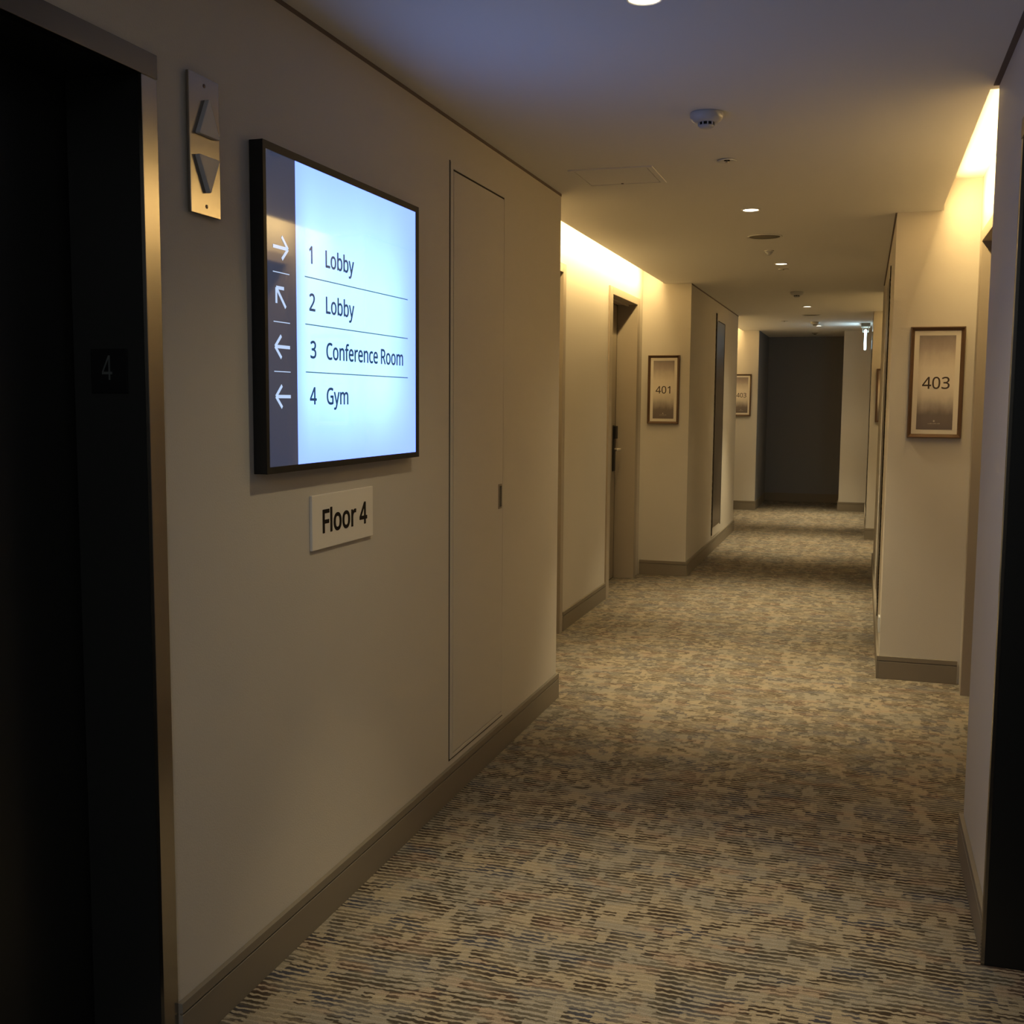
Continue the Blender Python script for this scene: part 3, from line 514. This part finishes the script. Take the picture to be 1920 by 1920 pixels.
# call plate with two triangular buttons
t = thing('elevator_call_panel', (XL, 2.085, 1.927), 'steel plate with up and down triangle buttons beside the elevator surround', 'call panel')
pl = MB(); pl.box(XL, XL+0.0045, 2.036, 2.134, 1.792, 2.062); pl.box(XL+0.0045, XL+0.012, 2.029, 2.140, 1.785, 2.069, 0.0012); pl.build('plate', M['stainless'], t)
FP = LW(0, 0, XL+0.0115)
def rtri(a, b_, c_, r=0.003):
    P = [Vector(q) for q in (a, b_, c_)]; out = []
    for i in range(3):
        p, q, n = P[i], P[i-1], P[(i+1) % 3]
        d1 = (q-p).normalized(); d2 = (n-p).normalized(); h = math.acos(max(-1, min(1, d1.dot(d2))))/2
        e = r/math.tan(h); ce = p+(d1+d2).normalized()*(r/math.sin(h))
        s0 = p+d1*e; s1 = p+d2*e
        a0 = math.atan2(*(s0-ce).yx); a1 = math.atan2(*(s1-ce).yx)
        da = (a1-a0+PI) % (2*PI)-PI
        out += [(ce.x+r*math.cos(a0+da*k/5), ce.y+r*math.sin(a0+da*k/5)) for k in range(6)]
    return out
bu = MB().prism(rtri((2.0485, 1.947), (2.1265, 1.947), (2.088, 2.026)), 0.011, FP, 0.0015).build('up_button', M['button'], t)
bd = MB().prism(rtri((2.0455, 1.905), (2.0865, 1.828), (2.1245, 1.905)), 0.011, FP, 0.0015).build('down_button', M['button'], t)
for y_, z_ in ((2.085, 2.050), (2.086, 1.804)):
    MB().lathe([(0.0042, 0), (0.0042, 0.0009), (0.002, 0.0012)], 16, (XL+0.0118, y_, z_), 'x').build('screw', M['bronze'], t)

# ------------------------------------------------------------------ directory screen
XS = XL+0.036
t = thing('directory_display', (XL, 2.74, 1.607), 'wall-mounted backlit directory screen listing Lobby, Conference Room and Gym with arrows', 'display')
SY0, SY1, SZ0, SZ1 = 2.278, 3.202, 1.227, 1.985
AY0, AYB, AY1, AZ0, AZ1 = 2.2915, 2.430, 3.178, 1.243, 1.967
hb = MB(); hb.box(XL+0.0012, XS-0.004, SY0, SY1, SZ0, SZ1, 0.001)
for q in ((SY0, AY0, SZ0, SZ1), (AY1, SY1, SZ0, SZ1), (AY0, AY1, SZ0, AZ0), (AY0, AY1, AZ1, SZ1)):
    hb.box(XS-0.005, XS, *q)
hb.build('housing', M['black'], t)
scr = MB().box(XS-0.004, XS-0.0015, AYB, AY1, AZ0, AZ1).build('screen', M['screen'], t)
sb = MB().box(XS-0.004, XS-0.0015, AY0, AYB, AZ0, AZ1).build('sidebar', M['screen_side'], t)
XT = XS-0.0013
LAB = dict(bold=-0.004)
for num, nw, ny, txt, tw, zb in (('1', 0.014, 2.4985, 'Lobby', 0.163, 1.7355), ('2', 0.029, 2.496, 'Lobby', 0.163, 1.620),
                                 ('3', 0.029, 2.499, 'Conference Room', 0.494, 1.504), ('4', 0.034, 2.494, 'Gym', 0.123, 1.3895)):
    lettering('floor_number', num, nw, 0.0415, LW(ny, zb, XT), M['scr_ink'], scr, 0.0004, 0.0, 0.0010)
    adv = lambda q: sum(GLYPHS[c_][0] for c_ in q)
    kx = tw/(adv(txt)-110); at = 2.585
    for wd_ in txt.split(' '):
        lettering('destination_text', wd_, (adv(wd_)-110)*kx, 0.0412, LW(at, zb, XT), M['scr_ink'], scr, 0.0004, 0.0, 0.0010)
        at += adv(wd_+' ')*kx
for z_ in (1.7005, 1.5855, 1.4685):
    MB().box(XT, XT+0.0004, 2.473, 3.116, z_-0.0014, z_+0.0014).build('divider', M['scr_rule'], scr)
for z_ in (1.696, 1.5815, 1.466):
    MB().box(XT, XT+0.0004, 2.319, 2.396, z_-0.0010, z_+0.0010).build('divider', M['scr_arrow'], sb)
def stroke(mb, a, b_, wd):
    a, b_ = Vector(a), Vector(b_); d = (b_-a).normalized(); n = Vector((-d.y, d.x))*wd/2
    mb.prism([tuple(a+n), tuple(b_+n), tuple(b_-n), tuple(a-n)], 0.0004, LW(0, 0, XT))
def arrow(cy, cz, ang, L_=0.070, hd=0.026, wd=0.0088, drop=0.029):
    mb = MB(); ca, sa = math.cos(ang), math.sin(ang)
    R_ = lambda p: (cy+p[0]*ca-p[1]*sa, cz+p[0]*sa+p[1]*ca)
    tip = (L_/2, 0)
    for a, b_ in (((-L_/2, 0), (L_/2-0.002, 0)), ((L_/2-drop, hd), tip), ((L_/2-drop, -hd), tip)):
        stroke(mb, R_(a), R_(b_), wd*0.9)
    return mb.build('arrow', M['scr_arrow'], sb)
arrow(2.356, 1.754, 0); arrow(2.355, 1.6385, math.radians(135), 0.062, 0.0255, 0.0088, 0.0255); arrow(2.3595, 1.524, PI); arrow(2.3605, 1.4075, PI)

# plate under the screen
t = thing('floor_sign', (XL, 2.735, 1.083), 'small beige plate reading Floor 4 under the directory screen', 'sign')
MB().box(XL, XL+0.008, 2.549, 2.920, 1.0115, 1.1545, 0.0016).build('plate', M['sign_plate'], t)
lettering('lettering', 'Floor 4', 0.272, 0.0585, LW(2.607, 1.0535, XL+0.0081), M['sign_ink'], t, 0.0005, 0.012, 0.0009)

# ------------------------------------------------------------------ room signs
def room_sign(cx, cz, yw, num, label, emblem=True):
    W, Ht = 0.252, 0.545
    t = thing('room_sign', (cx, yw, cz), label, 'sign', 'framed room number signs')
    d = 0.030; fwid = 0.019
    mb = MB()
    x0, x1, z0, z1 = cx-W/2, cx+W/2, cz-Ht/2, cz+Ht/2
    bm = bmesh.new()
    def ring(i, y): return [bm.verts.new((x, y, z)) for x, z in ((x0+i, z0+i), (x1-i, z0+i), (x1-i, z1-i), (x0+i, z1-i))]
    rs = [ring(0, yw), ring(0, yw-d+0.002), ring(0.002, yw-d), ring(0.005, yw-d), ring(fwid, yw-0.012), ring(fwid, yw-0.004)]
    for a, b_ in zip(rs, rs[1:]):
        for k in range(4): bm.faces.new((a[k], a[(k+1) % 4], b_[(k+1) % 4], b_[k]))
    bmesh.ops.recalc_face_normals(bm, faces=list(bm.faces))
    mb.add(bm); mb.build('sign_frame', M['bronze'], t)
    MB().box(x0+fwid-0.002, x1-fwid+0.002, yw-0.010, yw-0.001, z0+fwid-0.002, z1-fwid+0.002).build('mat_board', M['mat_board'], t)
    ar = MB().box(x0+0.042, x1-0.042, yw-0.0112, yw-0.0100, z0+0.041, z1-0.042).build('art_panel', M['art'], t)
    lettering('room_number', num, 0.126 if num == '403' else 0.117, 0.0570, FW(cx-0.063 if num == '403' else cx-0.063, cz-0.030, yw-0.0113), M['num_ink'], ar, 0.0004, 0.0, 0.0007)
    if emblem:
        em = MB(); em.prism([(0, 0.006), (0.005, 0), (0, -0.006), (-0.005, 0)], 0.0004, ((cx-0.002, yw-0.0113, z0+0.083), (1, 0, 0), (0, 0, 1), (0, -1, 0)))
        for k in range(9):
            em.box(cx-0.030+k*0.0064, cx-0.0262+k*0.0064, yw-0.0117, yw-0.0113, z0+0.0685, z0+0.0705+0.0012*(k % 3))
        em.build('emblem', M['emblem'], ar)
    return t
room_sign(-1.540, 1.503, Y401, '401', 'bronze-framed sign numbered 401 on the lit wall right of a bedroom door')
room_sign(0.333, 1.508, Y403, '403', 'large bronze-framed sign numbered 403 on the right-hand pier')
room_sign(-1.541, 1.505, YL2, '403', 'distant sign numbered 403, partly hidden behind the left wall')
t = thing('room_sign', (0.234, YR2, 1.488), 'far bronze sign showing only its frame edge past the right-hand pier', 'sign', 'framed room number signs')
MB().box(0.108, 0.360, YR2-0.030, YR2, 1.216, 1.760, 0.004).build('sign_frame', M['bronze'], t)
MB().box(0.127, 0.341, YR2-0.0315, YR2-0.029, 1.235, 1.741).build('art_panel', M['art'], t)

# ------------------------------------------------------------------ flush cabinets in the piers
def cabinet(xw, s, y0, y1, z0, z1, label):
    t = thing('wall_cabinet', (xw, (y0+y1)/2, z0), label, 'cabinet', 'tall flush wall cabinets')
    X_ = lambda a, b_: sorted((a, b_))
    MB().box(*X_(xw, xw+s*0.004), y0, y1, z0, z1).build('surround', M['wall'], t)
    MB().box(*X_(xw, xw+s*0.0052), y0, y0+0.055, z0+0.02, z1).box(*X_(xw, xw+s*0.0056), y1-0.055, y1-0.01, z0+0.07, z1-0.06).box(*X_(xw, xw+s*0.0056), y0+0.13, y1-0.01, z1-0.068, z1-0.06).build('shadow_line', M['gap'], t)
    MB().box(*X_(xw, xw+s*0.006), y0+0.055, y1-0.055, z0+0.09, z1-0.068, 0.001).build('door_panel', M['cab_glass'], t)
    return t
cabinet(X2, 1, 10.47, 11.14, 0.132, 2.226, 'tall dark flush cabinet in the left wall beyond sign 401')
cabinet(X3, -1, 6.86, 7.62, 0.125, 2.195, 'tall dark flush cabinet in the narrow side of the right pier')
cabinet(X4, -1, 13.0, 13.7, 0.125, 2.195, 'farthest tall flush cabinet, on the right below the exit sign')
t = thing('socket_plate', (X3, 6.05, 0.26), 'small pale socket plate low on the right pier side', 'socket')
MB().box(X3-0.009, X3, 6.01, 6.09, 0.215, 0.295, 0.002).build('plate', M['white'], t)
MB().box(X3-0.0105, X3-0.009, 6.03, 6.07, 0.235, 0.275, 0.001).build('socket_face', M['white'], t)

# ------------------------------------------------------------------ ceiling fittings
def downlight(x, y, label):
    t = thing('recessed_downlight', (x, y, H), label, 'downlight', 'recessed corridor downlights')
    MB().lathe([(0.037, 0.0), (0.046, 0.0), (0.0475, -0.003), (0.045, -0.006), (0.038, -0.0045), (0.037, 0.0)], 48, (x, y, H), cap=False).build('trim_ring', M['ceil_white'], t)
    MB().lathe([(0.0, -0.0022), (0.037, -0.0022), (0.037, -0.0008), (0.0, -0.0008)], 48, (x, y, H), cap=False).build('lens', M['dl_on'], t)
    return t
def spot_lamp(x, y, k, col, ang=78):
    d = bpy.data.lights.new('downlight_beam', 'SPOT'); d.energy = SPOT_W*k; d.color = col; d.spot_size = math.radians(ang); d.spot_blend = 1.0; d.shadow_soft_size = 0.035
    o = bpy.data.objects.new('downlight_beam', d); COL.objects.link(o); o.location = (x, y, H-0.012)
DL = [(-0.524, 2.66, 'nearest lit downlight, cut off by the top of the picture', 0.56),
      (-0.563, 5.62, 'lit round downlight between the ceiling access panel and the round speaker', 1.0),
      (-0.570, 7.81, 'lit round downlight just beyond the round ceiling speaker', 1.0),
      (-0.565, 11.28, 'lit downlight over the corridor just beyond the second smoke detector', 1.0),
      (-0.560, 14.06, 'farthest lit downlight, level with the hanging exit sign', 1.0)]
d0 = downlight(DL[0][0], DL[0][1], DL[0][2]); spot_lamp(DL[0][0], DL[0][1], 0.52, SOFT, 54); spot_lamp(DL[0][0], DL[0][1], 0.12, SOFT, 126)
for x, y, lb, k in DL[1:]:
    dup(d0, (x, y, H), lb); spot_lamp(x, y, k, SOFT, 70); spot_lamp(x, y, 0.15*k, SOFT, 124)

def smoke(x, y, label):
    t = thing('smoke_detector', (x, y, H), label, 'smoke detector', 'ceiling smoke detectors')
    MB().lathe([(0.0, 0), (0.053, 0), (0.054, -0.004), (0.053, -0.014), (0.048, -0.024), (0.036, -0.031), (0.0, -0.031)], 48, (x, y, H), cap=False).build('base', M['white'], t)
    MB().lathe([(0.0, -0.030), (0.0255, -0.030), (0.0235, -0.040), (0.0, -0.040)], 40, (x, y, H), cap=False).build('sensing_chamber', M['plaque'], t)
    cp = MB().lathe([(0.0, -0.0395), (0.0245, -0.0395), (0.023, -0.046), (0.016, -0.049), (0.0, -0.050)], 40, (x, y, H), cap=False)
    for k in range(10):
        a = 2*PI*k/10
        cp.box(x+0.0255*math.cos(a)-0.002, x+0.0255*math.cos(a)+0.002, y+0.0255*math.sin(a)-0.002, y+0.0255*math.sin(a)+0.002, H-0.041, H-0.029)
    cp.build('cap', M['white'], t)
    return t
s0 = smoke(-0.525, 3.742, 'white domed smoke detector nearest the camera, with dark slots')
dup(s0, (-0.579, 9.79, H), 'white domed smoke detector before the fourth lit downlight')
dup(s0, (-0.575, 13.40, H), 'small smoke detector just before the farthest downlight')

def sprinkler(x, y, label):
    t = thing('sprinkler_head', (x, y, H), label, 'sprinkler', 'concealed ceiling sprinkler heads')
    MB().lathe([(0.012, -0.001), (0.036, -0.0065), (0.038, -0.004), (0.034, -0.0015), (0.012, 0.0)], 40, (x, y, H), cap=False).build('cover_ring', M['ceil_white'], t)
    MB().lathe([(0.0, -0.003), (0.012, -0.003), (0.010, 0.0)], 24, (x, y, H), cap=False).build('recess', M['gap'], t)
    MB().lathe([(0.0, -0.0125), (0.007, -0.012), (0.009, -0.010), (0.003, -0.008), (0.003, -0.002), (0.0, -0.002)], 20, (x, y, H), cap=False).build('deflector', M['steel'], t)
    return t
p0 = sprinkler(-0.544, 4.47, 'round sprinkler head right of the square ceiling access panel')
dup(p0, (-0.576, 8.12, H), 'round sprinkler head tight behind the third downlight')
dup(p0, (-0.908, 13.2, H), 'lone sprinkler head off to the left near the far end')

def speaker(x, y, label):
    t = thing('ceiling_speaker', (x, y, H), label, 'speaker', 'round ceiling speakers')
    MB().lathe([(0.086, 0.0), (0.096, 0.0), (0.098, -0.003), (0.094, -0.0065), (0.086, -0.004)], 56, (x, y, H), cap=False).build('rim', M['ceil_white'], t)
    MB().lathe([(0.0, -0.0035), (0.087, -0.003), (0.087, 0.0), (0.0, 0.0)], 56, (x, y, H), cap=False).build('grille', M['grille'], t)
    return t
k0 = speaker(-0.572, 6.53, 'round brown ceiling speaker between the second and third downlights')
dup(k0, (-0.572, 12.35, H), 'distant round ceiling speaker before the farthest downlight')

t = thing('motion_sensor', (-0.597, 7.14, H), 'small cone-shaped sensor hanging just behind the ceiling speaker', 'sensor')
MB().lathe([(0.0, 0), (0.030, 0), (0.030, -0.003), (0.026, -0.006), (0.0, -0.006)], 36, (-0.597, 7.14, H), cap=False).build('base', M['ceil_white'], t)
MB().lathe([(0.024, -0.005), (0.022, -0.012), (0.012, -0.026), (0.0, -0.032)], 36, (-0.597, 7.14, H), cap=False).build('lens_cone', M['white'], t)
t = thing('ceiling_sensor', (-0.66, 15.45, H), 'tiny dark ceiling sensor before the dark end wall', 'sensor')
MB().lathe([(0.0, 0), (0.045, 0), (0.045, -0.006), (0.03, -0.014), (0.0, -0.014)], 32, (-0.66, 15.45, H), cap=False).build('base', M['grille'], t)
MB().lathe([(0.022, -0.013), (0.018, -0.024), (0.0, -0.026)], 32, (-0.66, 15.45, H), cap=False).build('lens_cone', M['gap'], t)

# access panel
PX0, PX1, PY0, PY1 = -1.190, -0.842, 4.492, 4.840
t = thing('ceiling_access_panel', ((PX0+PX1)/2, (PY0+PY1)/2, H), 'flush square access panel in the ceiling left of the corridor', 'access panel')
f = MB()
for q in ((PX0, PX1, PY0, PY0+0.022), (PX0, PX1, PY1-0.022, PY1), (PX0, PX0+0.022, PY0+0.022, PY1-0.022), (PX1-0.022, PX1, PY0+0.022, PY1-0.022)):
    f.box(*q, H-0.0045, H, 0.0012)
f.build('frame', M['ceil'], t)
MB().box(PX0+0.026, PX1-0.026, PY0+0.026, PY1-0.026, H-0.0030, H, 0.0008).build('hatch', M['ceil'], t)
MB().lathe([(0.006, 0), (0.006, -0.0012), (0.0, -0.0016)], 20, (-1.028, PY1-0.034, H-0.0030), cap=False).build('lock', M['gap'], t)

# hanging exit sign, seen edge-on
ex, ey = -0.018, 13.85
t = thing('exit_sign', (ex, ey, H), 'glowing white exit sign hanging edge-on from the ceiling at the far end', 'exit sign')
MB().box(ex-0.050, ex+0.050, ey-0.16, ey+0.16, H-0.042, H, 0.004).build('housing', M['grille'], t)
for y_ in (ey-0.12, ey+0.12):
    MB().box(ex-0.036, ex-0.028, y_-0.01, y_+0.01, H-0.085, H-0.04).box(ex+0.028, ex+0.036, y_-0.01, y_+0.01, H-0.085, H-0.04).box(ex-0.036, ex+0.036, y_-0.01, y_+0.01, H-0.092, H-0.084).build('bracket', M['steel'], t)
MB().box(ex-0.0125, ex+0.0125, ey-0.16, ey+0.16, H-0.298, H-0.075, 0.008).build('light_panel', M['exit_on'], t)
